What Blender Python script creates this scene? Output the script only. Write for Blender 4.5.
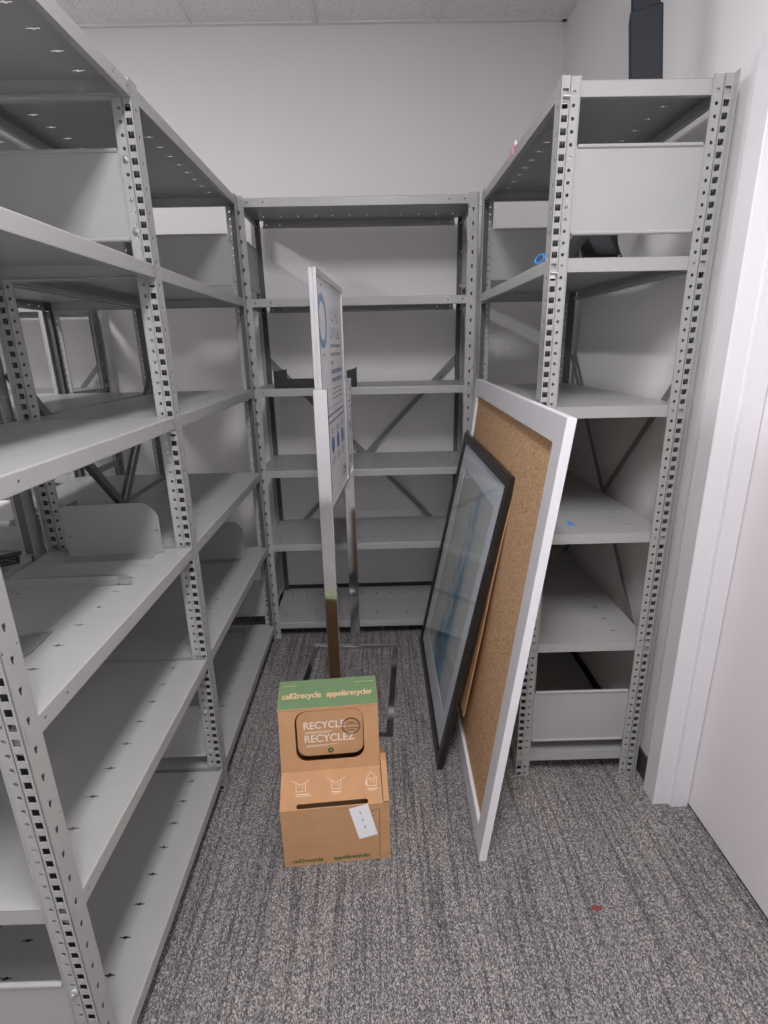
import bpy, bmesh, math, random
from mathutils import Vector, Matrix
from mathutils.geometry import tessellate_polygon

S = bpy.context.scene
C = S.collection
for o in list(bpy.data.objects):
    bpy.data.objects.remove(o, do_unlink=True)
PI = math.pi
R = math.radians

# ------------------------------------------------------------------ camera
cam_d = bpy.data.cameras.new('camera')
cam = bpy.data.objects.new('camera', cam_d)
C.objects.link(cam)
cam_d.sensor_fit = 'VERTICAL'
cam_d.sensor_height = 36.0
cam_d.lens = 527.07 / 1024 * 36.0
cam_d.clip_start = 0.02
yaw, pitch, roll = R(-0.6111), R(17.2813), R(-1.1823)
fw = Vector((-math.sin(yaw) * math.cos(pitch), math.cos(yaw) * math.cos(pitch), -math.sin(pitch)))
rt = Vector((math.cos(yaw), math.sin(yaw), 0))
up = rt.cross(fw)
r2 = rt * math.cos(roll) + up * math.sin(roll)
u2 = up * math.cos(roll) - rt * math.sin(roll)
cam.matrix_world = Matrix(((r2.x, u2.x, -fw.x, 0), (r2.y, u2.y, -fw.y, 0), (r2.z, u2.z, -fw.z, 1.5505), (0, 0, 0, 1)))
S.camera = cam

# ------------------------------------------------------------------ world, exposure
W = bpy.data.worlds.new('world')
S.world = W
W.use_nodes = True
W.node_tree.nodes['Background'].inputs[0].default_value = (0.9, 0.92, 1.0, 1)
W.node_tree.nodes['Background'].inputs[1].default_value = 0.02
S.view_settings.view_transform = 'Standard'
S.view_settings.look = 'None'
S.view_settings.gamma = 1
S.view_settings.use_curve_mapping = False
S.view_settings.exposure = 0.30

# ceiling fittings: (x, y, width, length, watts)
LAMPS = [(0.02, 0.0, 0.28, 1.15, 48), (-2.15, 0.9, 0.28, 1.15, 40)]
CEIL = 3.05

# ------------------------------------------------------------------ materials
def mat(name, col, rough=0.5, metal=0.0, spec=0.5, var=0.0, vscale=30, bump=0.0, bscale=200, rvar=0.0):
    m = bpy.data.materials.new(name)
    m.use_nodes = True
    nt = m.node_tree
    b = nt.nodes['Principled BSDF']
    b.inputs['Base Color'].default_value = (*col, 1)
    b.inputs['Roughness'].default_value = rough
    b.inputs['Metallic'].default_value = metal
    b.inputs['Specular IOR Level'].default_value = spec
    tc = nt.nodes.new('ShaderNodeTexCoord')
    if var > 0 or rvar > 0:
        n = nt.nodes.new('ShaderNodeTexNoise')
        n.inputs['Scale'].default_value = vscale
        n.inputs['Detail'].default_value = 4
        nt.links.new(tc.outputs['Object'], n.inputs['Vector'])
        if var > 0:
            r = nt.nodes.new('ShaderNodeValToRGB')
            r.color_ramp.elements[0].position = 0.3
            r.color_ramp.elements[1].position = 0.7
            r.color_ramp.elements[0].color = (*[c * (1 - var) for c in col], 1)
            r.color_ramp.elements[1].color = (*[min(1, c * (1 + var)) for c in col], 1)
            nt.links.new(n.outputs['Fac'], r.inputs['Fac'])
            nt.links.new(r.outputs['Color'], b.inputs['Base Color'])
        if rvar > 0:
            mr = nt.nodes.new('ShaderNodeMapRange')
            mr.inputs['To Min'].default_value = max(0, rough - rvar)
            mr.inputs['To Max'].default_value = min(1, rough + rvar)
            nt.links.new(n.outputs['Fac'], mr.inputs['Value'])
            nt.links.new(mr.outputs['Result'], b.inputs['Roughness'])
    if bump > 0:
        n2 = nt.nodes.new('ShaderNodeTexNoise')
        n2.inputs['Scale'].default_value = bscale
        n2.inputs['Detail'].default_value = 3
        nt.links.new(tc.outputs['Object'], n2.inputs['Vector'])
        bp = nt.nodes.new('ShaderNodeBump')
        bp.inputs['Strength'].default_value = bump
        bp.inputs['Distance'].default_value = 0.002
        nt.links.new(n2.outputs['Fac'], bp.inputs['Height'])
        nt.links.new(bp.outputs['Normal'], b.inputs['Normal'])
    return m

M = {}
M['steel'] = mat('grey_enamel_steel', (0.375, 0.377, 0.372), 0.38, 0, 0.5, var=0.03, vscale=6, rvar=0.06)
M['post_shade'] = mat('painted_shade_steel', (0.09, 0.09, 0.095), 0.6)  # dark colour stands in for the shade inside the hollow posts
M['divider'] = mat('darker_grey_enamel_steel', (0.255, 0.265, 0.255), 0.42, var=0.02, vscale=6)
M['zinc'] = mat('zinc_plated_steel', (0.72, 0.74, 0.76), 0.3, 0.9)
M['brace'] = mat('dark_grey_steel_bar', (0.20, 0.20, 0.20), 0.45)
M['chrome'] = mat('polished_chrome', (0.80, 0.80, 0.82), 0.09, 1.0)
M['alu'] = mat('brushed_aluminium', (0.72, 0.72, 0.74), 0.33, 0.85)
M['wall'] = mat('painted_wall', (0.80, 0.79, 0.80), 0.75, 0, 0.25, var=0.012, vscale=3, bump=0.12, bscale=260)
M['door'] = mat('white_door_paint', (0.87, 0.84, 0.86), 0.45, 0, 0.4, var=0.01, vscale=4)
M['frame_paint'] = mat('white_door_frame_enamel', (0.76, 0.755, 0.785), 0.35, 0, 0.5)
M['base'] = mat('charcoal_rubber_baseboard', (0.055, 0.057, 0.065), 0.6)
M['tbar'] = mat('white_ceiling_grid', (0.80, 0.80, 0.80), 0.5)
M['white_wood'] = mat('white_painted_wood', (0.76, 0.76, 0.79), 0.4, 0, 0.4, var=0.02, vscale=14, bump=0.08, bscale=60)
M['black_wood'] = mat('black_stained_wood', (0.018, 0.015, 0.014), 0.35, 0, 0.5, var=0.25, vscale=30)
M['card'] = mat('brown_cardboard', (0.53, 0.30, 0.155), 0.8, 0, 0.2, var=0.05, vscale=20)
M['card_in'] = mat('brown_cardboard_inside', (0.36, 0.20, 0.10), 0.9, 0, 0.1, var=0.05, vscale=20)
M['green'] = mat('green_printed_ink', (0.17, 0.275, 0.14), 0.65, 0, 0.2, var=0.04, vscale=30)
M['green_dark'] = mat('dark_green_ink', (0.06, 0.13, 0.03), 0.7)
M['ink_peach'] = mat('unprinted_card_lettering', (0.74, 0.50, 0.30), 0.8)
M['ink_white'] = mat('white_ink', (0.80, 0.68, 0.58), 0.8)
M['ink_black'] = mat('black_stamp_ink', (0.05, 0.05, 0.04), 0.8)
M['paper'] = mat('white_paper', (0.90, 0.90, 0.93), 0.6)
M['black'] = mat('black_plastic', (0.012, 0.013, 0.018), 0.45)
M['column'] = mat('dark_slate_steel', (0.012, 0.014, 0.022), 0.6, 0, 0.25)
M['blue'] = mat('blue_plastic', (0.05, 0.22, 0.62), 0.4)
M['pink'] = mat('pink_ribbon', (0.85, 0.33, 0.48), 0.6)
M['tape_blue'] = mat('blue_tape', (0.08, 0.30, 0.70), 0.5)
M['poster_blue'] = mat('poster_blue_ink', (0.06, 0.12, 0.42), 0.4)
M['poster_light'] = mat('poster_light_blue_ink', (0.22, 0.40, 0.66), 0.4)
M['poster_grey'] = mat('poster_grey_ink', (0.27, 0.27, 0.33), 0.5)
M['poster_slate'] = mat('poster_slate_ink', (0.20, 0.26, 0.40), 0.5)
M['diffuser'] = mat('lamp_diffuser', (0.9, 0.9, 0.9), 0.5)
_b = M['diffuser'].node_tree.nodes['Principled BSDF']
_b.inputs['Emission Color'].default_value = (1, 0.98, 0.97, 1)
_b.inputs['Emission Strength'].default_value = 3.0
M['stain'] = mat('red_stain', (0.22, 0.06, 0.06), 0.9)

def carpet():
    m = bpy.data.materials.new('heathered_grey_loop_carpet')
    m.use_nodes = True
    nt = m.node_tree
    L = nt.links.new
    b = nt.nodes['Principled BSDF']
    b.inputs['Roughness'].default_value = 0.95
    b.inputs['Specular IOR Level'].default_value = 0.1
    tc = nt.nodes.new('ShaderNodeTexCoord')
    def mapped(sc):
        mp = nt.nodes.new('ShaderNodeMapping')
        mp.inputs['Scale'].default_value = sc
        L(tc.outputs['Object'], mp.inputs['Vector'])
        return mp.outputs['Vector']
    def noise(v, scale, det=2):
        n = nt.nodes.new('ShaderNodeTexNoise')
        n.inputs['Scale'].default_value = scale
        n.inputs['Detail'].default_value = det
        L(v, n.inputs['Vector'])
        return n.outputs['Fac']
    def ramp(f, stops):
        r = nt.nodes.new('ShaderNodeValToRGB')
        while len(r.color_ramp.elements) < len(stops):
            r.color_ramp.elements.new(0.5)
        for e, (p, c) in zip(r.color_ramp.elements, stops):
            e.position = p
            e.color = (*c, 1)
        L(f, r.inputs['Fac'])
        return r.outputs['Color']
    # loops of yarn
    v = nt.nodes.new('ShaderNodeTexVoronoi')
    v.inputs['Scale'].default_value = 1
    L(mapped((420, 250, 1)), v.inputs['Vector'])
    vc = nt.nodes.new('ShaderNodeSeparateColor')
    L(v.outputs['Color'], vc.inputs['Color'])
    yarn = ramp(vc.outputs[0], [(0.0, (0.085, 0.085, 0.095)), (0.40, (0.165, 0.160, 0.165)), (0.68, (0.29, 0.275, 0.27)), (1.0, (0.52, 0.49, 0.47))])
    # dark lines running along the room
    st = noise(mapped((75, 2.2, 1)), 1.0, 2)
    dark = ramp(st, [(0.37, (0.64, 0.645, 0.665)), (0.48, (1, 1, 1)), (0.75, (1.12, 1.1, 1.08))])
    wide = noise(mapped((4, 0.9, 1)), 1.0, 2)
    band = ramp(wide, [(0.35, (0.90, 0.90, 0.92)), (0.65, (1.08, 1.06, 1.04))])
    def mul(a, c):
        x = nt.nodes.new('ShaderNodeMix')
        x.data_type = 'RGBA'
        x.blend_type = 'MULTIPLY'
        x.inputs['Factor'].default_value = 1
        L(a, x.inputs['A'])
        L(c, x.inputs['B'])
        return x.outputs['Result']
    L(mul(mul(yarn, dark), band), b.inputs['Base Color'])
    bp = nt.nodes.new('ShaderNodeBump')
    bp.inputs['Strength'].default_value = 0.6
    bp.inputs['Distance'].default_value = 0.003
    L(v.outputs['Distance'], bp.inputs['Height'])
    bp.invert = True
    L(bp.outputs['Normal'], b.inputs['Normal'])
    return m
M['carpet'] = carpet()

def speckled(name, c0, c1, c2, scale, p=(0.35, 0.5, 0.66), rough=0.9, bump=0.3):
    m = bpy.data.materials.new(name)
    m.use_nodes = True
    nt = m.node_tree
    b = nt.nodes['Principled BSDF']
    b.inputs['Roughness'].default_value = rough
    b.inputs['Specular IOR Level'].default_value = 0.15
    tc = nt.nodes.new('ShaderNodeTexCoord')
    n = nt.nodes.new('ShaderNodeTexNoise')
    n.inputs['Scale'].default_value = scale
    n.inputs['Detail'].default_value = 4
    n.inputs['Roughness'].default_value = 0.65
    nt.links.new(tc.outputs['Object'], n.inputs['Vector'])
    r = nt.nodes.new('ShaderNodeValToRGB')
    r.color_ramp.elements.new(0.5)
    for e, q, c in zip(r.color_ramp.elements, p, (c0, c1, c2)):
        e.position = q
        e.color = (*c, 1)
    nt.links.new(n.outputs['Fac'], r.inputs['Fac'])
    nt.links.new(r.outputs['Color'], b.inputs['Base Color'])
    bp = nt.nodes.new('ShaderNodeBump')
    bp.inputs['Strength'].default_value = bump
    bp.inputs['Distance'].default_value = 0.002
    nt.links.new(n.outputs['Fac'], bp.inputs['Height'])
    nt.links.new(bp.outputs['Normal'], b.inputs['Normal'])
    return m
M['cork'] = speckled('cork_sheet', (0.36, 0.19, 0.09), (0.65, 0.41, 0.235), (0.78, 0.54, 0.35), 210)
M['tile'] = speckled('acoustic_ceiling_tile', (0.55, 0.55, 0.56), (0.88, 0.83, 0.84), (0.90, 0.89, 0.90), 90, p=(0.30, 0.43, 0.7))

def print_mat():
    # pale abstract watercolour: grey-green ground, blue plant-like wash
    m = bpy.data.materials.new('pale_blue_watercolour_print')
    m.use_nodes = True
    nt = m.node_tree
    L = nt.links.new
    b = nt.nodes['Principled BSDF']
    b.inputs['Roughness'].default_value = 0.6
    tc = nt.nodes.new('ShaderNodeTexCoord')
    sp = nt.nodes.new('ShaderNodeSeparateXYZ')
    L(tc.outputs['Generated'], sp.inputs['Vector'])
    n = nt.nodes.new('ShaderNodeTexNoise')
    n.inputs['Scale'].default_value = 6
    n.inputs['Detail'].default_value = 8
    n.inputs['Roughness'].default_value = 0.62
    L(tc.outputs['Object'], n.inputs['Vector'])
    def math_(op, a, c, d=None):
        x = nt.nodes.new('ShaderNodeMath')
        x.operation = op
        for i, v in enumerate((a, c, d)):
            if v is None: continue
            if isinstance(v, (int, float)): x.inputs[i].default_value = v
            else: L(v, x.inputs[i])
        return x.outputs[0]
    # distance from a slanted spine, wobbling with noise
    spine = math_('ADD', math_('MULTIPLY_ADD', sp.outputs['Z'], -0.10, 0.46), math_('MULTIPLY', math_('SUBTRACT', n.outputs['Fac'], 0.5), 0.45))
    dx = math_('ABSOLUTE', math_('SUBTRACT', sp.outputs['Y'], spine), 0)
    wd = math_('MULTIPLY', math_('SUBTRACT', 1.0, sp.outputs['Z']), 0.20)
    mask = math_('SUBTRACT', math_('MULTIPLY', n.outputs['Fac'], 0.55), math_('MULTIPLY', math_('SUBTRACT', dx, wd), 1.6))
    r = nt.nodes.new('ShaderNodeValToRGB')
    r.color_ramp.elements.new(0.5)
    r.color_ramp.elements.new(0.6)
    for e, q, c in zip(r.color_ramp.elements, (0.06, 0.22, 0.36, 0.6), ((0.60, 0.64, 0.62), (0.50, 0.58, 0.62), (0.14, 0.30, 0.44), (0.08, 0.19, 0.33))):
        e.position = q
        e.color = (*c, 1)
    L(mask, r.inputs['Fac'])
    L(r.outputs['Color'], b.inputs['Base Color'])
    return m
M['print'] = print_mat()
M['mat_board'] = mat('pale_blue_mat_board', (0.78, 0.84, 0.92), 0.7)

def glass():
    m = bpy.data.materials.new('clear_picture_glass')
    m.use_nodes = True
    nt = m.node_tree
    for n in list(nt.nodes):
        if n.type != 'OUTPUT_MATERIAL': nt.nodes.remove(n)
    out = [n for n in nt.nodes][0]
    t = nt.nodes.new('ShaderNodeBsdfTransparent')
    g = nt.nodes.new('ShaderNodeBsdfGlossy')
    g.inputs['Roughness'].default_value = 0.02
    f = nt.nodes.new('ShaderNodeFresnel')
    f.inputs['IOR'].default_value = 1.5
    x = nt.nodes.new('ShaderNodeMixShader')
    ge = nt.nodes.new('ShaderNodeNewGeometry')
    mm = nt.nodes.new('ShaderNodeMath')
    mm.operation = 'MULTIPLY_ADD'
    mm.inputs[1].default_value = -1
    mm.inputs[2].default_value = 1
    nt.links.new(ge.outputs['Backfacing'], mm.inputs[0])
    m2 = nt.nodes.new('ShaderNodeMath')
    m2.operation = 'MULTIPLY'
    nt.links.new(mm.outputs[0], m2.inputs[0])
    nt.links.new(f.outputs[0], m2.inputs[1])
    nt.links.new(m2.outputs[0], x.inputs[0])
    nt.links.new(t.outputs[0], x.inputs[1])
    nt.links.new(g.outputs[0], x.inputs[2])
    nt.links.new(x.outputs[0], out.inputs[0])
    return m
M['glass'] = glass()

# ------------------------------------------------------------------ mesh builder
def smooth_ok(me): pass

class MB:
    def __init__(s):
        s.v = []; s.f = []; s.m = []
    def add(s, vs, fs, mi=0, T=None):
        k = len(s.v)
        for p in vs:
            p = Vector(p)
            s.v.append(T @ p if T else p)
        for f in fs:
            s.f.append([i + k for i in f]); s.m.append(mi)
        return s
    def box(s, x0, x1, y0, y1, z0, z1, mi=0, T=None):
        vs = [(x, y, z) for z in (z0, z1) for y in (y0, y1) for x in (x0, x1)]
        return s.add(vs, [(0, 2, 3, 1), (4, 5, 7, 6), (0, 1, 5, 4), (2, 6, 7, 3), (0, 4, 6, 2), (1, 3, 7, 5)], mi, T)
    # flat sheet in a plane: 2D outline (ccw) with holes, mapped by T from (u,v,0..t)
    def plate(s, outline, holes, t, T, mi=0, skip=(False, False)):
        loops = [outline] + list(holes)
        polys = [[Vector((p[0], p[1], 0)) for p in l] for l in loops]
        tris = tessellate_polygon(polys)
        pts = [p for l in polys for p in l]
        n = len(pts)
        vs = [(p.x, p.y, 0) for p in pts] + [(p.x, p.y, t) for p in pts]
        fs = []
        for a, b, c in tris:
            A, B, D = pts[a], pts[b], pts[c]
            ar = (B.x - A.x) * (D.y - A.y) - (B.y - A.y) * (D.x - A.x)
            if abs(ar) < 1e-12: continue
            if ar < 0: b, c = c, b
            fs.append((c, b, a)); fs.append((a + n, b + n, c + n))
        k = 0
        for li, l in enumerate(loops):
            m_ = len(l)
            area = sum(l[i][0] * l[(i + 1) % m_][1] - l[(i + 1) % m_][0] * l[i][1] for i in range(m_))
            fwd = (area > 0) == (li == 0)
            for i in range(m_):
                a, b = k + i, k + (i + 1) % m_
                if li == 0 and ((i == 0 and skip[0]) or (i == 2 and skip[1])): continue
                fs.append((a, b, b + n, a + n) if fwd else (b, a, a + n, b + n))
            k += m_
        return s.add(vs, fs, mi, T)
    # long strip u0..u1 x z0..z1 cut into cells at the given heights, each cell with its own holes
    def strip(s, u0, u1, cuts, cells, t, T, mi=0):
        for (za, zb), holes in zip(zip(cuts, cuts[1:]), cells):
            s.plate(rect(u0, u1, za, zb), holes, t, T, mi, skip=(za > cuts[0] + 1e-6, zb < cuts[-1] - 1e-6))
        return s
    def tube(s, p0, p1, r, n=10, mi=0, r1=None, T=None):
        p0, p1 = Vector(p0), Vector(p1)
        d = (p1 - p0).normalized()
        a = d.orthogonal().normalized(); b = d.cross(a)
        r1 = r if r1 is None else r1
        vs = [p0 + (a * math.cos(2 * PI * i / n) + b * math.sin(2 * PI * i / n)) * r for i in range(n)]
        vs += [p1 + (a * math.cos(2 * PI * i / n) + b * math.sin(2 * PI * i / n)) * r1 for i in range(n)]
        fs = [(i, (i + 1) % n, n + (i + 1) % n, n + i) for i in range(n)]
        fs += [tuple(range(n))[::-1], tuple(range(n, 2 * n))]
        return s.add(vs, fs, mi, T)
    def path(s, pts, r, n=8, mi=0, closed=False):
        pts = [Vector(p) for p in pts]; N = len(pts); vs = []; fs = []
        ref = None
        for i, p in enumerate(pts):
            a = pts[i - 1] if (i > 0 or closed) else p
            b = pts[(i + 1) % N] if (i < N - 1 or closed) else p
            d = (b - a).normalized()
            if ref is None: ref = d.orthogonal().normalized()
            ref = (ref - d * ref.dot(d)).normalized()
            q = d.cross(ref)
            vs += [p + (ref * math.cos(2 * PI * j / n) + q * math.sin(2 * PI * j / n)) * r for j in range(n)]
        for i in range(N if closed else N - 1):
            k, k2 = i * n, ((i + 1) % N) * n
            fs += [(k + j, k + (j + 1) % n, k2 + (j + 1) % n, k2 + j) for j in range(n)]
        if not closed:
            fs += [tuple(range(n))[::-1], tuple(range((N - 1) * n, N * n))]
        return s.add(vs, fs, mi)
    def mesh(s, name, mats, flip=False):
        me = bpy.data.meshes.new(name)
        me.from_pydata([tuple(v) for v in s.v], [], [f[::-1] for f in s.f] if flip else s.f)
        for m_ in (mats if isinstance(mats, (list, tuple)) else [mats]): me.materials.append(m_)
        me.polygons.foreach_set('material_index', s.m)
        me.update()
        return me
    def build(s, name, mats, parent=None, bevel=0, smooth=False, loc=None, segs=2):
        o = bpy.data.objects.new(name, s.mesh(name, mats))
        C.objects.link(o)
        if parent: o.parent = parent
        if loc: o.location = loc
        if bevel:
            md = o.modifiers.new('bevel', 'BEVEL')
            md.width = bevel; md.segments = segs; md.limit_method = 'ANGLE'; md.angle_limit = R(40)
        if smooth:
            o.data.polygons.foreach_set('use_smooth', [True] * len(o.data.polygons))
            o.data.set_sharp_from_angle(angle=R(35))
        return o

def put(name, me, parent, loc=(0, 0, 0)):
    o = bpy.data.objects.new(name, me)
    C.objects.link(o)
    o.parent = parent
    o.location = loc
    return o

# frames mapping plate (u,v,t) -> xyz
def plane(origin, u, v):
    u, v = Vector(u), Vector(v)
    n = u.cross(v)
    T = Matrix((u, v, n)).transposed().to_4x4()
    T.translation = Vector(origin)
    return T
def XZ(x=0, y=0, z=0): return plane((x, y, z), (1, 0, 0), (0, 0, 1))     # thickness goes to -y
def YZ(x=0, y=0, z=0): return plane((x, y, z), (0, 1, 0), (0, 0, 1))     # thickness goes to +x
def XY(x=0, y=0, z=0): return plane((x, y, z), (1, 0, 0), (0, 1, 0))     # thickness goes to +z
def rect(a, b, c, d): return [(a, c), (b, c), (b, d), (a, d)]
def ngon(cx, cy, r, n=8): return [(cx + r * math.cos(2 * PI * i / n + PI / n), cy + r * math.sin(2 * PI * i / n + PI / n)) for i in range(n)]
def rrect(a, b, c, d, r, n=5):
    out = []
    for (cx, cy, s0) in ((b - r, c + r, -90), (b - r, d - r, 0), (a + r, d - r, 90), (a + r, c + r, 180)):
        for i in range(n + 1):
            t = R(s0 + 90 * i / n)
            out.append((cx + r * math.cos(t), cy + r * math.sin(t)))
    return out

def thing(name, label, cat, loc=(0, 0, 0), rz=0, group=None):
    o = bpy.data.objects.new(name, None)
    C.objects.link(o)
    o.empty_display_size = 0.1
    o.location = loc
    o.rotation_euler = (0, 0, rz)
    o['label'] = label; o['category'] = cat
    if group: o['group'] = group
    return o
def tag(o, label, cat, group=None):
    o['label'] = label; o['category'] = cat
    if group: o['group'] = group
    return o
def struct(o):
    o['kind'] = 'structure'
    return o

def text_mesh(body, width=None, size=0.03, bold=0.0, squeeze=1.0):
    cu = bpy.data.curves.new('lettering', 'FONT')
    cu.body = body; cu.size = size; cu.offset = bold; cu.fill_mode = 'FRONT'
    ob = bpy.data.objects.new('lettering', cu)
    C.objects.link(ob)
    dg = bpy.context.evaluated_depsgraph_get()
    me = bpy.data.meshes.new_from_object(ob.evaluated_get(dg))
    bpy.data.objects.remove(ob, do_unlink=True)
    xs = [v.co.x for v in me.vertices]; ys = [v.co.y for v in me.vertices]
    x0, w = min(xs), max(xs) - min(xs); y0 = min(ys)
    k = width / w if width else 1
    for v in me.vertices:
        v.co.x = (v.co.x - x0) * k; v.co.y = (v.co.y) * k * squeeze
    return me
def add_text(mb, body, T, width, bold=0.0, squeeze=1.0, mi=0):
    me = text_mesh(body, width, 0.03, 0.0, squeeze)
    b = bold * .55
    for k, (dx, dy) in enumerate(((0, 0), (b, 0), (-b, 0), (0, b * .7), (0, -b * .7)) if bold else ((0, 0),)):
        mb.add([v.co + Vector((dx, dy, k * .00003)) for v in me.vertices], [tuple(p.vertices) for p in me.polygons], mi, T)
    bpy.data.meshes.remove(me)

# ------------------------------------------------------------------ the room
XW0, XW1, YW0, YW1 = -3.1, 0.965, -1.7, 3.13
DY0, DY1, DZ = 0.53, 1.45, 2.18          # door opening in the right wall
struct(MB().box(XW0 - .1, 1.3, YW0 - .1, YW1 + .1, -0.1, 0).build('floor', M['carpet']))
struct(MB().box(XW0, XW1, YW1, YW1 + .1, 0, CEIL).build('wall_back', M['wall']))
struct(MB().box(XW0 - .1, XW0, YW0, YW1 + .1, 0, CEIL).build('wall_left', M['wall']))
struct(MB().box(XW0, XW1, YW0 - .1, YW0, 0, CEIL).build('wall_front', M['wall']))
wr = MB().plate([(YW0 - .1, 0), (DY0 - .012, 0), (DY0 - .012, DZ + .012), (DY1 + .012, DZ + .012), (DY1 + .012, 0), (YW1 + .1, 0), (YW1 + .1, CEIL), (YW0 - .1, CEIL)], [], 0.16, YZ(XW1, 0, 0))
struct(wr.build('wall_right', M['wall']))
struct(MB().box(XW0 - .1, 1.3, YW0 - .1, YW1 + .1, CEIL, CEIL + .08).build('ceiling', M['tile']))
# T-bar grid
tb = 0.0115
n = 0
xs = [-0.85 + 0.597 * k for k in range(-3, 4)]
ys = [YW1 - 0.597 * 2 * k for k in range(1, 5)]
for x in xs:
    if XW0 < x < XW1 - .02:
        n += 1
        struct(MB().box(x - tb, x + tb, YW0, YW1, CEIL - .006, CEIL + .001).build('trim_%d' % n, M['tbar']))
for y in ys:
    if YW0 < y < YW1:
        n += 1
        struct(MB().box(XW0, XW1, y - tb, y + tb, CEIL - .0055, CEIL + .001).build('trim_%d' % n, M['tbar']))
# wall angle under the ceiling edge
for a in ((XW0, XW1, YW1 - .022, YW1), (XW1 - .022, XW1, YW0, YW1), (XW0, XW0 + .022, YW0, YW1)):
    n += 1
    struct(MB().box(*a, CEIL - .007, CEIL + .001).build('trim_%d' % n, M['tbar']))
# baseboards
def baseboard(side, x0, x1, y0, y1):
    struct(MB().box(x0, x1, y0, y1, 0, 0.10).build('baseboard_' + side, M['base'], bevel=.003))
baseboard('back', XW0, XW1, YW1 - .008, YW1)
baseboard('left', XW0, XW0 + .008, YW0, YW1 - .008)
baseboard('right', XW1 - .008, XW1, DY1 + .07, YW1 - .008)
# door frame: face trim, jamb and stop in one pressed profile
jf = MB()
def jamb_profile(y, s, z0, z1):   # s=-1: opening lies towards -y
    pts = [(0.992, y - s * .072), (0.942, y - s * .072), (0.940, y - s * .070), (0.940, y - s * .003), (0.943, y), (0.992, y), (0.996, y + s * .004),
           (0.998, y + s * .014), (1.053, y + s * .014), (1.053, y - s * .02), (0.992, y - s * .02)]
    if s > 0: pts = pts[::-1]
    jf.plate(pts[::-1], [], z1 - z0, XY(0, 0, z0))
jamb_profile(DY1, -1, 0, DZ + .07)
jamb_profile(DY0, 1, 0, DZ + .07)
jf.box(0.940, 1.053, DY0, DY1, DZ, DZ + .07)
struct(jf.build('trim_door', M['frame_paint']))
dr = struct(MB().box(1.056, 1.10, DY0 - .015, DY1 - .001, 0.012, DZ + .01).build('door_1', M['door'], bevel=.002))
hd = MB().tube((1.056, .62, 1.0), (1.02, .62, 1.0), .011, 12).tube((1.025, .612, 1.0), (1.025, .73, 1.0), .009, 12).tube((1.0565, .62, 1.0), (1.048, .62, 1.0), .027, 20)
hd.build('door_handle', M['zinc'], dr, smooth=True)

# ceiling fittings
for i, (x, y, w, l, pw) in enumerate(LAMPS):
    t = thing('ceiling_light', ['white recessed strip light in the ceiling above the aisle', 'white recessed strip light in the ceiling over the left hand aisle'][i], 'light', (x, y, CEIL))
    MB().plate(rect(-w / 2 - .02, w / 2 + .02, -l / 2 - .02, l / 2 + .02), [rect(-w / 2, w / 2, -l / 2, l / 2)], .006, XY(0, 0, -.007)).build('frame', M['tbar'], t)
    MB().box(-w / 2, w / 2, -l / 2, l / 2, -.003, .0).build('diffuser', M['diffuser'], t)
    ld = bpy.data.lights.new('lamp', 'AREA')
    ld.shape = 'RECTANGLE'; ld.size = w; ld.size_y = l; ld.energy = pw; ld.color = (1.0, 0.972, 0.985)
    lo = bpy.data.objects.new('lamp', ld)
    C.objects.link(lo)
    lo.location = (x, y, CEIL - .012)

# ------------------------------------------------------------------ steel shelving
PH = 2.2            # post height
PW = 0.047          # aisle flange
DEP = 0.442
PITCH = 0.0291
LEVELS = [0.10, 0.562, 0.964, 1.371, 1.779, 2.192]

def post_mesh(sx, sy):
    m = MB()
    p = .018 if sy < 0 else 0.0      # rear posts: the flange stands proud of the perforated web
    t = 0.0018
    cuts, cells = [0.0], []
    small = [zz - .014 for zz in (2.155, 1.81, 1.465, 1.12, .775, .43, .085)]
    z = 0.038
    while z < PH - .03:
        hs = [[(0.024 + a, z + b) for a, b in ((-.0019, -.0085), (.0019, -.0085), (.0042, 0.001), (.0042, .0075), (-.0042, .0075), (-.0042, 0.001))]]
        top = z + PITCH
        for zz in small:
            zc = min(max(zz, cuts[-1] + .006), top - .006)
            if cuts[-1] <= zz < top:
                hs += [ngon(.007, zc, .0026, 6), ngon(.041, zc, .0026, 6)]
        cells.append(hs); cuts.append(top)
        z += 2 * PITCH
    if cuts[-1] < PH - .001:
        cuts.append(PH); cells.append([])
    m.strip(0, PW, cuts, cells, t, plane((-p, t, 0), (1, 0, 0), (0, 0, 1)))
    cuts, sq, rd = [0.0], [], []
    z = 0.012
    while z < PH - .012:
        sq.append([rect(.0050, .0200, z - .0080, z + .0072)])
        rd.append([ngon(.036, z, .0046, 10)])
        cuts.append(z + PITCH / 2)
        z += PITCH
    cuts[-1] = PH
    m.strip(.0015, .0245, cuts, sq, t, YZ(.003, 0, 0))
    m.strip(.0235, .0505, cuts, rd, t, YZ(.0062, 0, 0))
    m.box(.003, .0080, .0232, .0248, 0, PH)
    m.box(.0035, .0080, .0497, .0512, 0, PH)     # hem
    m.box(.0275, .029, .001, .026, 0, PH, 1)  # inner faces coloured dark to imitate shade behind the holes
    m.box(.008, .029, .0245, .026, 0, PH, 1)
    m.box(-.001 - p, .004 - p, .0, .0030, 0, PH)            # rolled tip
    for v in m.v:
        v.x *= sx; v.y *= sy
    return m.mesh('post', [M['steel'], M['post_shade']], flip=(sx * sy < 0))
POST = {(a, b): post_mesh(a, b) for a in (1, -1) for b in (1, -1)}

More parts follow.
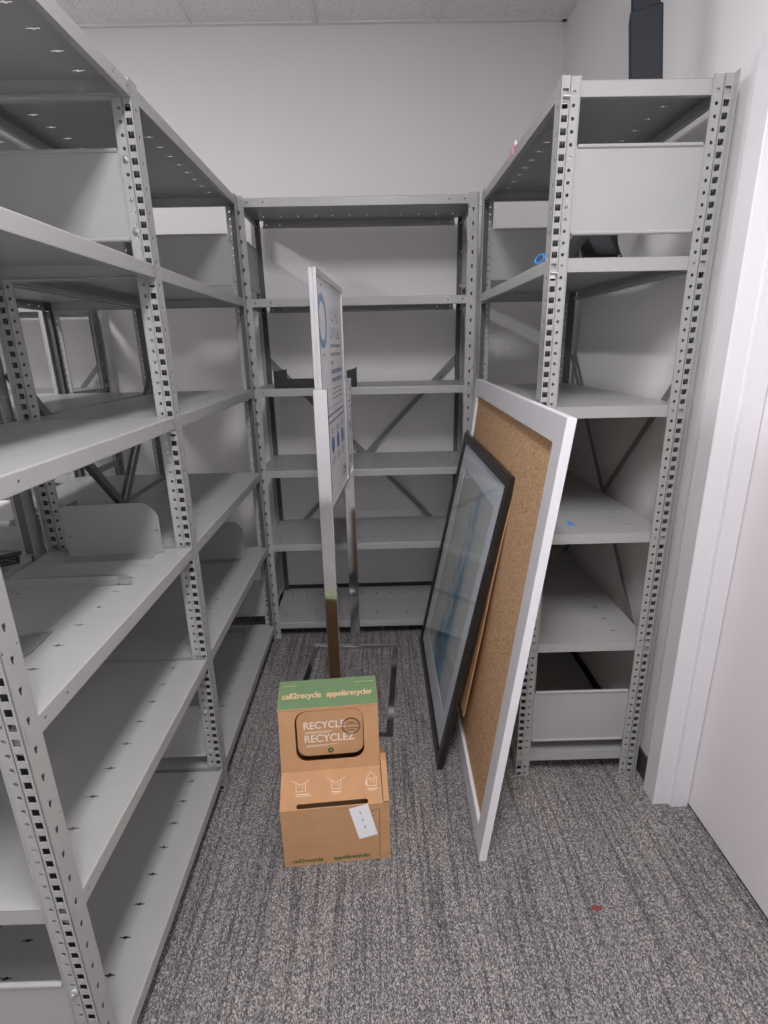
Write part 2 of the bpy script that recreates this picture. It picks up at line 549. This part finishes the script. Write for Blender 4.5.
def slot(cx, cy):
    return [(cx + a, cy + b) for a, b in ((-.0015, -.0145), (.0015, -.0145), (.0018, -.0048), (.0046, -.0024), (.0046, .0024), (.0018, .0048), (.0015, .0145), (-.0015, .0145), (-.0018, .0048), (-.0046, .0024), (-.0046, -.0024), (-.0018, -.0048))]
_shelf = {}
def shelf_mesh(L, a, b):
    # bay from post tip to post tip; a, b = how far the flange reaches into the bay on each side
    key = (round(L, 4), a, b)
    if key in _shelf: return _shelf[key]
    m = MB()
    t = .0016
    x0, x1 = a, L - b
    e0, e1 = .0095, L - .0095
    D = DEP
    holes = []
    k = int((x1 - x0 - .04) / .0865)
    off = (x0 + x1) / 2 - k * .0865 / 2
    for i in range(k + 1):
        holes.append(slot(off + i * .0865, .095)); holes.append(slot(off + i * .0865, D - .095))
    out = [(x0, .004), (x1, .004), (x1, .004), (x1, D - .004), (x0, D - .004)]
    del out[2]
    m.plate([(e0, .004), (x0, .004), (x0, D - .004), (e0, D - .004)], [], t, XY(0, 0, -t)) if x0 > e0 + .002 else None
    m.plate([(x1, .004), (e1, .004), (e1, D - .004), (x1, D - .004)], [], t, XY(0, 0, -t)) if e1 > x1 + .002 else None
    x0, x1 = max(x0, e0), min(x1, e1)
    out = [(x0, .004), (x1, .004), (x1, D - .004), (x0, D - .004)]
    x0, x1 = a, L - b
    m.plate(out, holes, t, XY(0, 0, -t))
    for (y, s) in ((0, 1), (D, -1)):
        # rounded edge, face with fixing holes, return below
        ch = [(y + s * .0042, 0), (y + s * .0022, -.0004), (y + s * .0008, -.0014), (y + s * .0001, -.0032), (y, -.005)]
        for (ya, za), (yb, zb) in zip(ch, ch[1:]):
            q = [(x0, ya, za), (x1, ya, za), (x1, yb, zb), (x0, yb, zb)]
            m.add(q, [(0, 1, 2, 3)] if s < 0 else [(3, 2, 1, 0)])
        hs = [ngon(x, -.018, .0035, 8) for x in (x0 + .016, x0 + .085, x1 - .085, x1 - .016)]
        m.plate(rect(x0, x1, -.036, -.005), hs, t, plane((0, y + (t if s > 0 else 0), 0), (1, 0, 0), (0, 0, 1)))
        m.box(x0, x1, min(y, y + s * .016), max(y, y + s * .016), -.0365, -.035)
        m.box(x0, x1, min(y + s * .0145, y + s * .016), max(y + s * .0145, y + s * .016), -.036, -.024)
    for (x, xi) in ((e0, e0 + .014), (e1 - .0016, e1 - .014)):
        m.box(x, x + .0016, .0, D, -.036, -.0005)
        m.box(min(x, xi), max(x, xi), .04, D - .04, -.0365, -.035)
    me = m.mesh('shelf', M['steel'])
    _shelf[key] = me
    return me

def end_panel_mesh():
    m = MB()
    w0, w1, h = .044, DEP - .044, .214
    m.plate(rect(w0, w1, .004, h - .004), [], .0016, YZ(0, 0, 0))
    for z in (.024, .190):
        for y0, y1 in ((.026, .046), (DEP - .046, DEP - .026)):
            m.box(0, .0016, y0, y1, z - .012, z + .012)
    for z in (.004, h - .004):
        m.tube((.0008, .056, z), (.0008, DEP - .056, z), .0055, 10)
    return m.mesh('end_panel', M['steel'])
END = end_panel_mesh()
def bolt_mesh():
    m = MB()
    m.tube((0, 0, 0), (-.0015, 0, 0), .0085, 14)
    m.tube((-.0012, 0, 0), (-.007, 0, 0), .0062, 6)
    m.tube((-.006, 0, 0), (-.010, 0, 0), .0035, 10)
    return m.mesh('bolt', M['zinc'])
BOLT = bolt_mesh()
def clip_mesh():
    m = MB()
    m.box(-.002, .006, .004, .022, -.052, -.038)
    m.box(.004, .018, .004, .022, -.040, -.037)
    return m.mesh('shelf_clip', M['zinc'])
CLIP = clip_mesh()

def rack(label, loc, rz, bays, braces=(), group=None, levels=LEVELS, ends=None, clips=True):
    t = thing('shelving_unit', label, 'shelves', loc, rz, group)
    tips = [0]
    for b in bays: tips.append(tips[-1] + b)
    N = len(tips)
    for i, x in enumerate(tips):
        s = -1 if i == N - 1 else 1
        put('post', POST[(s, 1)], t, (x, 0, 0))
        put('post', POST[(s, -1)], t, (x, DEP, 0))
        for z in (.153, 1.836):
            xx = x + (.0084 if s > 0 else -.0100)
            e = put('end_panel', END, t, (xx, 0, z))
            for yy in (.036, DEP - .036):
                for zz in (.024, .190):
                    bo = put('bolt', BOLT, e, (-.0022 if s > 0 else .0016, yy, zz))
    for i in range(N - 1):
        a = PW
        b = PW if i == N - 2 else 0
        L = bays[i]
        me = shelf_mesh(L, a, b)
        for z in levels:
            sh = put('shelf', me, t, (tips[i], 0, z))
            if clips:
                for xx in (tips[i] + .012, tips[i] + L + (-.012 if i == N - 2 else .012)):
                    put('shelf_clip', CLIP, sh, (xx - tips[i], .001, 0))
        if i in braces:
            for s in (0, 1):
                A = Vector((tips[i] + .02, 0, 1.50 if s else .41)); B = Vector((tips[i] + L - .02, 0, .41 if s else 1.50))
                d = (B - A).normalized(); nn = Vector((0, -1, 0)); w = d.cross(nn)
                m = MB()
                y = DEP + .002 + s * .003
                q = [A - w * .013, B - w * .013, B + w * .013, A + w * .013]
                m.add([(p.x, y, p.z) for p in q] + [(p.x, y + .0022, p.z) for p in q], [(0, 1, 2, 3), (7, 6, 5, 4), (0, 4, 5, 1), (1, 5, 6, 2), (2, 6, 7, 3), (3, 7, 4, 0)])
                m.build('cross_brace', M['brace'], t)
    return t

XL, XR = -0.590, 0.490
rack('long grey steel shelving unit along the left of the aisle, two bays wide', (XL, 0.720, 0), PI / 2, [0.843, 1.063], braces=(1,))
rack('grey steel shelving unit facing the camera across the end of the aisle', (XL - .021, 2.630, 0), 0, [1.089], braces=(0,))
rack('grey steel shelving unit on the right, beside the door, end panel towards the camera', (XR, 2.626, 0), -PI / 2, [1.036], braces=(0,))
rack('grey steel shelving unit standing back to back behind the long left one', (-1.507, 2.626, 0), -PI / 2, [1.063, 0.843], braces=(0,))
rack('grey steel shelving unit seen dimly through the left unit, against the back wall', (-1.507 - 1.068, 2.630, 0), 0, [1.068], braces=(0,))

# ------------------------------------------------------------------ cork board
def leaning(name, label, cat, x, y0, dx, H, rz=0.0):
    t = thing(name, label, cat, (x, y0, 0))
    t.rotation_euler = (0, math.asin(dx / H), rz)
    return t
CH, CW = 1.396, 1.32
cb = leaning('cork_board', 'large white framed cork board leaning against the right shelving unit', 'board', 0.289, 1.255, 0.157, CH)
cb.rotation_euler = (Matrix.Rotation(R(-1.2), 3, 'Z') @ Matrix.Rotation(math.asin(.157 / CH), 3, 'Y') @ Matrix.Rotation(R(.8), 3, 'X')).to_euler()
fwid = 0.072
T = YZ(0, 0, 0)
MB().plate(rect(0, CW, 0.0, CH), [rect(fwid, CW - fwid, fwid, CH - fwid)], .0245, T).build('frame', M['white_wood'], cb, bevel=.002)
MB().box(.012, .018, fwid - .004, CW - fwid + .004, fwid - .004, CH - fwid + .004).build('cork_sheet', M['cork'], cb)

# ------------------------------------------------------------------ framed picture
PHt, PWd = 1.172, 0.945
pc = leaning('framed_picture', 'black framed picture of pale blue washes under glass, leaning on the cork board', 'picture', 0.200, 1.634, 0.224, PHt, R(-.5))
pf = 0.042
MB().plate(rrect(0, PWd, 0, PHt, .004, 2), [rect(pf, PWd - pf, pf, PHt - pf)], .020, T).build('frame', M['black_wood'], pc, bevel=.005, segs=3)
mw = 0.105
MB().plate(rect(pf - .004, PWd - pf + .004, pf - .004, PHt - pf + .004), [rect(pf + mw, PWd - pf - mw, pf + mw, PHt - pf - mw)], .002, YZ(.010, 0, 0)).build('mat_board', M['mat_board'], pc)
pr = MB()
pr.plate(rect(pf + mw - .002, PWd - pf - mw + .002, pf + mw - .002, PHt - pf - mw + .002), [], .001, YZ(.0125, 0, 0))
pr.build('print', M['print'], pc)
MB().box(.006, .008, pf - .003, PWd - pf + .003, pf - .003, PHt - pf + .003).build('glass', M['glass'], pc)
bow = [(.0215, 1.12), (.0215, .98), (.026, .80), (.034, .62), (.040, .45), (.044, .33), (.045, .26)]
bk = MB()
for (xa, za), (xb, zb) in zip(bow, bow[1:]):
    vs = [(x + dx, y, z) for (x, z) in ((xa, za), (xb, zb)) for dx in (0, .003) for y in (-.004 if z < 1 else .006, PWd - .02)]
    bk.add(vs, [(0, 1, 5, 4), (2, 6, 7, 3), (0, 4, 6, 2), (1, 3, 7, 5), (0, 2, 3, 1), (4, 5, 7, 6)])
bk.build('cardboard_backing', M['card'], pc)

# ------------------------------------------------------------------ chrome sign stand
SX, SY, SR = -0.163, 2.166, R(-4.2)
st = thing('sign_stand', 'tall chrome floor stand with a flat open rectangular base', 'stand', (SX, SY, 0), SR)
bw, bd, bt = 0.452, 0.712, 0.029
bm = MB()
bm.plate(rect(-bw / 2, bw / 2, -bd / 2, bd / 2), [rect(-bw / 2 + bt, bw / 2 - bt, -bd / 2 + bt, bd / 2 - bt)], 0.022, XY(0, 0, 0))
bm.build('base', M['chrome'], st, bevel=.0015)
for s in (-1, 1):
    y = s * (bd / 2 - .0145)
    MB().box(-.024, .024, y - .010, y + .010, .022, 1.422).build('pole', M['chrome'], st, bevel=.002)
sg = thing('poster_sign', 'slim silver framed poster with blue ring and icons, held by the chrome stand', 'sign', (SX - .010, SY, 0.945), SR)
sw, sh_ = 0.318, 0.858
fr = MB()
fr.plate(rect(-sw, sw, 0, sh_), [rect(-sw + .02, sw - .02, .02, sh_ - .02)], .012, YZ(.001, 0, 0))
fr.plate(rect(-sw, sw, 0, sh_), [rect(-sw + .02, sw - .02, .02, sh_ - .02)], .012, YZ(-.013, 0, 0))
fr.box(-.002, .002, -sw + .003, sw - .003, .003, sh_ - .003)
fr.build('frame', M['alu'], sg, bevel=.0012)
MB().box(-.006, .006, -sw + .018, sw - .018, .018, sh_ - .018).build('poster', M['paper'], sg)
pp = MB()
F = YZ(.0062, 0, 0)
def pl(outline, holes, mi): pp.plate(outline, holes, .0003, F, mi)
def fin(name):
    global pp
    pp.build(name, [M['poster_light'], M['poster_blue'], M['poster_grey'], M['poster_slate']], sg)
    pp = MB()
# blue ring in the upper left of the sheet
pl(ngon(-.20, .70, .092, 40), [ngon(-.20, .70, .066, 40)], 0)
pl(rect(-.215, -.185, .815, .821), [], 2); pl(rect(-.215, -.185, .582, .589), [], 2)
fin('blue_ring')
random.seed(4)
def words(y, h, x0, x1, mi, wmin=.02, wmax=.05, gap=.012):
    x = x0
    while x < x1:
        w = min(random.uniform(wmin, wmax), x1 - x)
        pl(rect(x, x + w, y, y + h), [], mi); x += w + gap
def glyphs(y, h, x0, x1, mi, cw=.022):
    x = x0
    while x < x1:
        k = random.choice((0, 1, 2))
        pl(rect(x, x + .004, y, y + h), [], mi)
        if k: pl(rect(x + .004, x + cw * .7, y + h * (.0 if k == 1 else .5), y + h * (.0 if k == 1 else .5) + .005), [], mi)
        if k == 2: pl(rect(x + cw * .6, x + cw * .7, y, y + h * .5), [], mi)
        x += cw
glyphs(.71, .045, -.04, .20, 2, .05)
glyphs(.645, .042, -.04, .24, 3, .032)
fin('heading')
for q, y in enumerate((.612, .580, .548)): words(y, .012, -.04, .22 if q < 2 else .02, 2, .015, .03, .010); fin('text_line')
for y in (.512, .480): words(y, .017, -.04, .24, 3, .02, .035, .008); fin('text_line')
for y in (.452, .434, .416): words(y, .004, -.04, .22, 2, .05, .09, .006); fin('text_line')
pl(rect(-.27, .25, .388, .390), [], 2)
pl(rect(-.27, .25, .358, .365), [], 3); pl(rect(-.27, .25, .332, .339), [], 3)
fin('ruled_lines')
for x in (-.22, -.085, .05, .185):
    words(.300, .006, x - .03, x + .03, 2, .02, .03, .006); words(.288, .006, x - .03, x + .03, 2, .02, .03, .006)
    pl(ngon(x, .242, .034, 24), [], 1)
    for y in (.190, .179, .168): words(y, .004, x - .04, x + .04, 2, .03, .05, .006)
    fin('blue_icon')
for q, (y0, y1, z0, z1) in enumerate(((.17, .178, .06, .10), (.185, .215, .062, .072), (.19, .225, .085, .095), (.228, .25, .06, .10))): pl(rect(y0, y1, z0, z1), [], 3)
fin('corner_logo')

# ------------------------------------------------------------------ recycling carton
BX = thing('recycling_box', 'brown cardboard battery recycling box with a green top, standing on the carpet', 'box', (-0.320, 1.253, 0), R(4.2))
bw = 0.333
pw = 0.313
K = .004
yA, zA = 0.0, .222         # front fold
yB, zB = .100, .272        # foot of the tall panel
yC, zC = .140, .470        # top of the tall panel
yD, zD = .264, .490        # back of the green top
bd_ = MB()
bd_.plate(rect(.0, bw, .001, zA), [], K, XZ(0, K, 0))                                         # front
prof = [(.001, .001), (yD, .001), (yD, zD - .004), (yC, zC - .004), (yB, zB - .004), (.001, zA - .003)]
bd_.plate(prof, [], K, YZ(0.001, 0, 0))
bd_.plate(prof, [], K, YZ(pw - K - .001, 0, 0))
bd_.plate(rect(0, pw, .001, zD - .003), [], K, XZ(0, yD, 0))                                  # back
bd_.box(.004, bw - .004, .004, yD - .004, .001, .004)
uT = Vector((0, yB - yA, zB - zA)); lT = uT.length; uT.normalize()
TS = plane((0, yA, zA), (1, 0, 0), uT)                                                        # slanted top
TS.translation = TS.translation - TS.to_3x3() @ Vector((0, 0, K))
bd_.plate(rect(0, pw, 0, lT), [rrect(.050, .268, .0025, .0165, .0068, 4)], K, TS)
bd_.box(bw - .019, bw - .002, 0.001, .012, zA - .02, zA)
uP = Vector((0, yC - yB, zC - zB)); lP = uP.length; uP.normalize()
TP = plane((0, yB, zB), (1, 0, 0), uP)                                                        # tall panel with the window
TP.translation = TP.translation - TP.to_3x3() @ Vector((0, 0, K))
hole = rrect(.050, .266, .032, lP - .004, .035, 6)
bd_.plate(rect(0, pw, 0, lP), [hole], K, TP)
bd_.build('carton', M['card'], BX)
# side flap folded up along the right edge
sf = MB()
sf.plate([(.004, .001), (.26, .001), (.26, .20), (.13, zB + .02), (.10, zB + .016), (.004, zA - .002)], [], bw - pw - .002, YZ(pw + .002, 0, 0))
sf.build('side_flap', M['card'], BX)
# green top
uG = Vector((0, yD - yC, zD - zC)); lG = uG.length; uG.normalize()
TG = plane((0, yC, zC), (1, 0, 0), uG)
gt = MB()
gt.plate(rect(-.003, pw + .001, 0.0, lG), [], K, TG)
gp = gt.build('green_top', M['card'], BX)
TG2 = TG.copy(); TG2.translation = TG.translation + TG.to_3x3() @ Vector((0, 0, K + .0002))
MB().plate(rect(-.002, pw, .004, lG - .0005), [], .0003, TG2).build('green_print', M['green'], gp)
TG3 = TG.copy(); TG3.translation = TG.translation + TG.to_3x3() @ Vector((0, 0, K + .0009))
def ttx(mb, s, T, x, y, w, bold=.0, sq=1.0, mi=0):
    Q = T.copy(); Q.translation = T @ Vector((x, y, 0)); add_text(mb, s, Q, w, bold, sq, mi)
lt = MB()
ttx(lt, 'call2recycle', TG3, .010, .046, .124, .0016, 1.3)
lt.build('green_top_lettering', M['ink_peach'], gp)
lt = MB()
ttx(lt, 'appel\u00e0recycler', TG3, .152, .046, .148, .0016, 1.3)
lt.build('green_top_lettering', M['ink_peach'], gp)
for x0, x1 in ((.010, .053), (.245, .306)):
    MB().plate(rect(x0, x1, .101, .1025), [], .0002, TG3).build('fine_print_line', M['ink_peach'], gp)
# pushed-in window flap: hinged at the top, swung back at the bottom
fp = MB()
ang = R(7)
h0 = lP - .006
TF = TP @ Matrix.Translation((0, h0, .001)) @ Matrix.Rotation(ang, 4, 'X')
fo = [(x, y - h0) for x, y in rrect(.055, .264, .038, lP - .006, .033, 6)]
fp.plate(fo, [], K * .8, TF)
fl = fp.build('window_flap', M['card'], BX)
TF2 = TF @ Matrix.Translation((0, 0, K * .8 + .0004))
lw = MB()
ttx(lw, 'RECYCLE', TF2, .077, -.061, .130, .0014, 1.1)
ttx(lw, 'RECYCLEZ', TF2, .078, -.109, .158, .0014, 1.1)
for y, w in ((-.073, .085), (-.0775, .080), (-.121, .100), (-.1255, .070)):
    lw.plate(rect(.080, .080 + w, y, y + .0018), [], .0002, TF2)
lw.build('window_lettering', M['ink_white'], fl)
gd = MB().plate(ngon(.158, -.142, .0095, 24), [ngon(.158, -.142, .0035, 12)], .0002, TF2)
gd.build('green_dot', M['green_dark'], fl)
sp = MB()
cx, cy = .226, -.060
sp.plate(ngon(cx, cy, .030, 40), [ngon(cx, cy, .0275, 40)], .0003, TF2 @ Matrix.Translation((0, 0, .0003)))
sp.plate(ngon(cx, cy, .0255, 40), [ngon(cx, cy, .0243, 40)], .0003, TF2 @ Matrix.Translation((0, 0, .0003)))
for y0, y1, w in ((.006, .0075, .021), (-.0075, -.006, .021), (.012, .014, .012), (-.0155, -.0135, .012)):
    sp.plate(rect(cx - w, cx + w, cy + y0, cy + y1), [], .0003, TF2 @ Matrix.Translation((0, 0, .0003)))
sp.build('round_stamp', M['ink_black'], fl)
# little white battery-bag drawings on the slanted top
TS2 = TS.copy(); TS2.translation = TS.translation + TS.to_3x3() @ Vector((0, 0, K + .0003))
def ln(p, q, w=.0012):
    p, q = Vector(p), Vector(q); d = (q - p).normalized() * w / 2; nn = Vector((-d.y, d.x))
    dw.plate([tuple(p - nn), tuple(q - nn), tuple(q + nn), tuple(p + nn)], [], .0002, TS2)
for k, cx in enumerate((.062, .172, .283)):
    dw = MB()
    y0 = .052
    for a, b in (((cx - .014, y0), (cx + .014, y0)), ((cx - .014, y0), (cx - .015, y0 + .026)), ((cx + .014, y0), (cx + .015, y0 + .026)),
                 ((cx - .015, y0 + .026), (cx - .004, y0 + .020)), ((cx + .015, y0 + .026), (cx + .004, y0 + .020)),
                 ((cx - .005, y0 + .012), (cx - .003, y0 + .024)), ((cx + .006, y0 + .008), (cx + .003, y0 + .022))):
        ln(a, b)
    if k < 2:
        ln((cx - .015, y0 + .026), (cx - .028, y0 + .034)); ln((cx + .015, y0 + .026), (cx + .028, y0 + .034))
    else:
        ln((cx - .012, y0 + .03), (cx, y0 + .04)); ln((cx, y0 + .04), (cx + .012, y0 + .03)); ln((cx - .018, y0 + .002), (cx - .018, y0 + .018), .003)
    ln((cx - .016, y0 - .008), (cx + (.026, .014, .018)[k], y0 - .008), .002); ln((cx - .012, y0 - .013), (cx + (.034, .010, .014)[k], y0 - .013), .0015)
    dw.build('printed_drawing', M['ink_white'], BX)
# dark green print on the front
gf = MB()
TFr = XZ(0, -.0005, 0)
ttx(gf, 'call2recycle', TFr, .026, .014, .094, .0012, 1.1)
gf.build('front_lettering', M['green_dark'], BX)
gf = MB()
ttx(gf, 'appel\u00e0recycler', TFr, .154, .014, .116, .0012, 1.1)
gf.build('front_lettering', M['green_dark'], BX)
gf = MB()
gf.plate(rect(.300, .3015, .020, .200), [], .0002, TFr); gf.plate(rect(.290, .3015, .0185, .020), [], .0002, TFr); gf.plate(rect(.290, .3015, .200, .2015), [], .0002, TFr)
for zc in (.196, .178):
    gf.plate([(.275, zc), (.280, zc - .006), (.290, zc + .006), (.280, zc - .002)], [], .0002, TFr)
gf.build('corner_mark', M['green_dark'], BX)
# white sticker taped over the front edge
TK = XZ(0, -.0012, 0) @ Matrix.Translation((.236, .214, 0)) @ Matrix.Rotation(R(13), 4, 'Z')
sk = MB().plate(rect(-.028, .032, -.122, .004), [], .0005, TK)
sticker = sk.build('sticker', M['paper'], BX)
sticker['label'] = 'white taped paper sticker'
lk = MB()
for y in (-.02, -.05, -.08):
    lk.plate(rect(.000, .003, y - .006, y + .004), [], .0002, TK @ Matrix.Translation((0, 0, .0006)))
lk.build('sticker_print', M['poster_grey'], sticker)

# ------------------------------------------------------------------ things on the shelves
Z = LEVELS
def bookend(label, loc, rz, w, h, foot=.05, group=None):
    t = thing('shelf_divider', label, 'bookend', loc, rz, group)
    m = MB()
    out = [(0, 0), (w, 0), (w, h - .045), (w - .006, h - .030), (w - .030, h - .004), (w - .040, h), (.006, h), (0, h - .006)]
    m.plate(out, [ngon(w - .01, .07, .003, 6), ngon(.014, .065, .003, 6)], .0014, XZ(0, .0014, .0016))
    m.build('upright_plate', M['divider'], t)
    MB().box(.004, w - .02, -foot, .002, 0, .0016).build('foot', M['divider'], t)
    return t
bookend('grey steel divider plate standing upright on the middle shelf of the near left bay', (-.938, 1.498, Z[2]), R(4.5), .276, .160)
bookend('grey steel divider plate upright on the second shelf of the far left bay', (-.905, 2.440, Z[1]), R(4), .235, .192)

def lying(label, loc, rz, w, d, tilt=0):
    t = thing('shelf_divider', label, 'bookend', loc, rz)
    m = MB()
    m.plate([(0, 0), (w - .012, 0), (w, .012), (w, d - .02), (w - .02, d), (0, d)], [], .0014, XY(0, 0, .0004))
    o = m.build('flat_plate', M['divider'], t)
    m = MB()
    m.plate([(.0, 0), (w - .02, 0), (w - .004, .008), (w - .004, .028), (.004, .03), (0, .026)], [], .0014, XZ(0, .001, .0004))
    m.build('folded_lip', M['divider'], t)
    t.rotation_euler = (tilt, 0, rz)
    return t
ld = lying('grey steel divider lying flat with a hooked tab on the middle left shelf', (-.985, 1.275, Z[2]), R(2), .300, .075)
hk = MB()
hk.plate([(0, 0), (.030, 0), (.034, .004), (.034, .014), (.026, .014), (.024, .008), (0, .008)], [], .0014, XZ(.296, .001, .006))
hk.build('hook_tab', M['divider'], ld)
ld2 = thing('shelf_divider', 'grey wire edged divider lying on the middle left shelf beside the nearest post', 'bookend', (-.86, .955, Z[2]), R(0))
MB().path([(0, 0, .003), (.132, -.005, .003), (.136, .012, .003), (.130, .09, .003), (.10, .085, .003), (.06, .06, .003), (.0, .055, .003)], .003, closed=True).build('wire_edge', M['brace'], ld2, smooth=True)
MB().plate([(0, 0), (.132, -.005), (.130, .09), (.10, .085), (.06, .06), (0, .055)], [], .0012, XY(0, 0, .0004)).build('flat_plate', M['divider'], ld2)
lying('grey steel divider lying askew on the lowest shelf of the far left bay', (-.955, 2.44, Z[0]), R(12), .235, .10)

# black bracket on the end unit
tr = thing('equipment_bracket', 'low black steel bracket with two raised ends on the end shelving unit', 'bracket', (-.495, 2.655, Z[3]), 0)
MB().box(0, .40, 0.0, .0025, .0, .045).build('front_bar', M['black'], tr)
MB().plate(rect(0, .40, 0, .14), [rect(.05, .35, .03, .11)], .002, XY(0, 0, 0)).build('tray_base', M['black'], tr)
e = MB(); e.plate([(0, 0), (.14, 0), (.14, .075), (.0, .085)], [], .0025, YZ(0, 0, 0)); e.plate([(0, 0), (.065, 0), (.065, .09), (.0, .082)], [], .0025, XZ(0, .004, 0)); e.build('raised_end', M['black'], tr)
e = MB(); e.plate([(0, 0), (.14, 0), (.14, .085), (.0, .095)], [], .0025, YZ(.398, 0, 0)); e.plate([(.355, 0), (.40, 0), (.40, .09), (.355, .078)], [], .0025, XZ(0, .004, 0)); e.build('raised_end', M['black'], tr)

# lifting column on top of the right unit
dc = thing('desk_column', 'dark grey telescopic desk leg column standing on top of the right shelving unit', 'desk leg', (.783, 1.76, Z[5] + .0125), R(-21))
dc.rotation_euler = (R(-3), R(-6), R(-21))
MB().box(-.041, .041, -.03, .03, .006, .212).build('outer_tube', M['column'], dc, bevel=.004)
MB().box(-.035, .035, -.024, .024, .210, .62).build('inner_tube', M['column'], dc, bevel=.004)
MB().box(-.056, .056, -.05, .05, .0, .007).build('foot_plate', M['column'], dc, bevel=.002)
# black curved tray and metal rails on the second shelf from top
kb = thing('keyboard_tray', 'black curved plastic tray tipped up on the second highest shelf of the right unit', 'tray', (.692, 1.83, Z[4] + .002), 0)
m = MB()
out = []
for i in range(9):
    u = i / 8
    out.append((.09 + .19 * u, .02 + .26 * u ** 1.5))
out = [(-.015, 0), (.105, 0)] + [(.112 + .10 * (1 - math.cos(PI / 2 * i / 8)) , .02 + .24 * math.sin(PI / 2 * i / 8)) for i in range(9)] + [(.17, .30), (.02, .30)]
Tk = Matrix.Rotation(R(38), 4, 'X')
m.plate(out, [], .014, Tk)
m.build('tray_shell', M['black'], kb, bevel=.004)
MB().plate(rrect(.03, .10, .05, .27, .02), [], .003, Tk @ Matrix.Translation((0, 0, .0142))).build('wrist_pad', M['base'], kb)
MB().tube((.095, .012, .028), (.095, .004, .036), .004, 8).build('screw', M['zinc'], kb)
for i, x in enumerate((.648, .680)):
    rl = thing('drawer_slide', ['grey metal drawer slide propped beside the black tray, nearer the shelf front', 'grey metal drawer slide propped against the black tray'][i], 'rail', (x, 1.70 + .02 * i, Z[4] + .135), R(-8))
    rl.rotation_euler = (R(-17.5), 0, R(2))
    MB().plate([(-.014, 0), (.014, 0), (.014, .012), (.011, .012), (.011, .003), (-.011, .003), (-.011, .012), (-.014, .012)], [], .42, XZ(0, .42, 0)).build('outer_channel', M['steel'], rl)
    MB().box(-.007, .007, .03, .44, .0032, .010).build('inner_rail', M['zinc'], rl)
# blue clip and pink ribbon
bc = thing('carabiner_clip', 'small blue carabiner clip at the front edge of the right unit', 'clip', (.503, 1.73, Z[4]), R(15))
MB().path([(.004 * math.cos(a), .024 * math.sin(a), .0165 + .012 * math.cos(a)) for a in [2 * PI * i / 20 for i in range(20)]], .0045, closed=True).build('hook_body', M['blue'], bc, smooth=True)
MB().tube((-.002, .018, .006), (.0, -.014, .004), .0028, 8).build('gate_wire', M['zinc'], bc)
pk = thing('ribbon_scrap', 'crumpled pink ribbon with a white tag on the top front edge of the right unit', 'ribbon', (.500, 2.11, Z[5]), 0)
m = MB()
for a in range(5):
    b = a * 1.25
    m.path([(0.004, 0, .006), (.004 + .010 * math.cos(b), .022 * math.sin(b), .016), (.004 + .012 * math.cos(b + .5), .03 * math.sin(b + .5), .010), (.004, .004, .005)], .0035, 6)
m.path([(.0, .0, .004), (-.005, -.012, .004), (-.007, -.030, -.010), (-.0065, -.036, -.022)], .006, 6)
m.path([(.0, .0, .004), (-.006, .015, .002), (-.007, .038, -.012)], .006, 6)
m.build('ribbon_loops', M['pink'], pk, smooth=True)
MB().box(-.003, .003, -.020, -.008, .012, .028).build('tag', M['paper'], pk)
bt_ = MB().plate([(-.011, -.02), (.009, -.022), (.012, .0), (.004, .002), (.006, .02), (-.010, .021)], [], .0005, XY(0, 0, 0)).build('tape_scrap', M['tape_blue'], loc=(.655, 1.70, Z[2] + .0003))
tag(bt_, 'scrap of blue tape stuck on a middle shelf of the right unit', 'tape')

# second row behind: document tray with papers, black cable bundle
dt = thing('document_tray', 'grey shallow tray holding papers on the unit behind the left shelves', 'tray', (-1.36, 1.66, Z[2]), 0)
MB().box(-.13, .20, 0, .003, 0, .052).build('front_wall', M['steel'], dt)
MB().box(-.13, .20, 0.003, .31, 0, .003).box(-.13, -.127, .003, .31, .003, .052).box(.197, .20, .003, .31, .003, .052).build('tray_pan', M['steel'], dt)
ps = MB()
for i in range(6):
    ps.box(-.11, .105, .01, .29, .004 + i * .010, .0125 + i * .010, 0, Matrix.Translation((0.02, 0, 0)) @ Matrix.Rotation(R([0, 1.5, -1, 3, -2, 4][i]), 4, 'Z'))
o = ps.build('paper_stack', M['paper'], loc=(-1.35, 1.665, Z[2]))
tag(o, 'pile of white papers in the grey tray on the hidden unit at far left', 'papers')
bb = thing('cable_bundle', 'black bundled cable lying on the unit behind the left shelves', 'cable', (-1.15, 1.42, Z[2] + .008), R(20))
m = MB()
random.seed(2)
for k in range(5):
    m.path([(-.10 + .2 * i / 10, .012 * math.sin(i * .9 + k) + .010 * (k - 2), .0035 * k + .006 * (1 + math.sin(i * .7 + 2 * k)) / 2) for i in range(11)], .006, 8)
m.build('cable_loops', M['black'], bb, smooth=True)
MB().box(-.01, .01, -.034, .034, -.008, .034).build('cable_tie', M['black'], bb, bevel=.006)

# red fleck on the carpet
rs = MB().plate([(-.016, -.004), (-.004, -.010), (.014, -.006), (.018, .004), (.004, .006), (-.010, .009)], [], .0006, XY(0, 0, 0)).build('carpet_stain', M['stain'], loc=(.60, 1.10, .0002))
tag(rs, 'small reddish stain on the grey carpet near the door', 'stain')
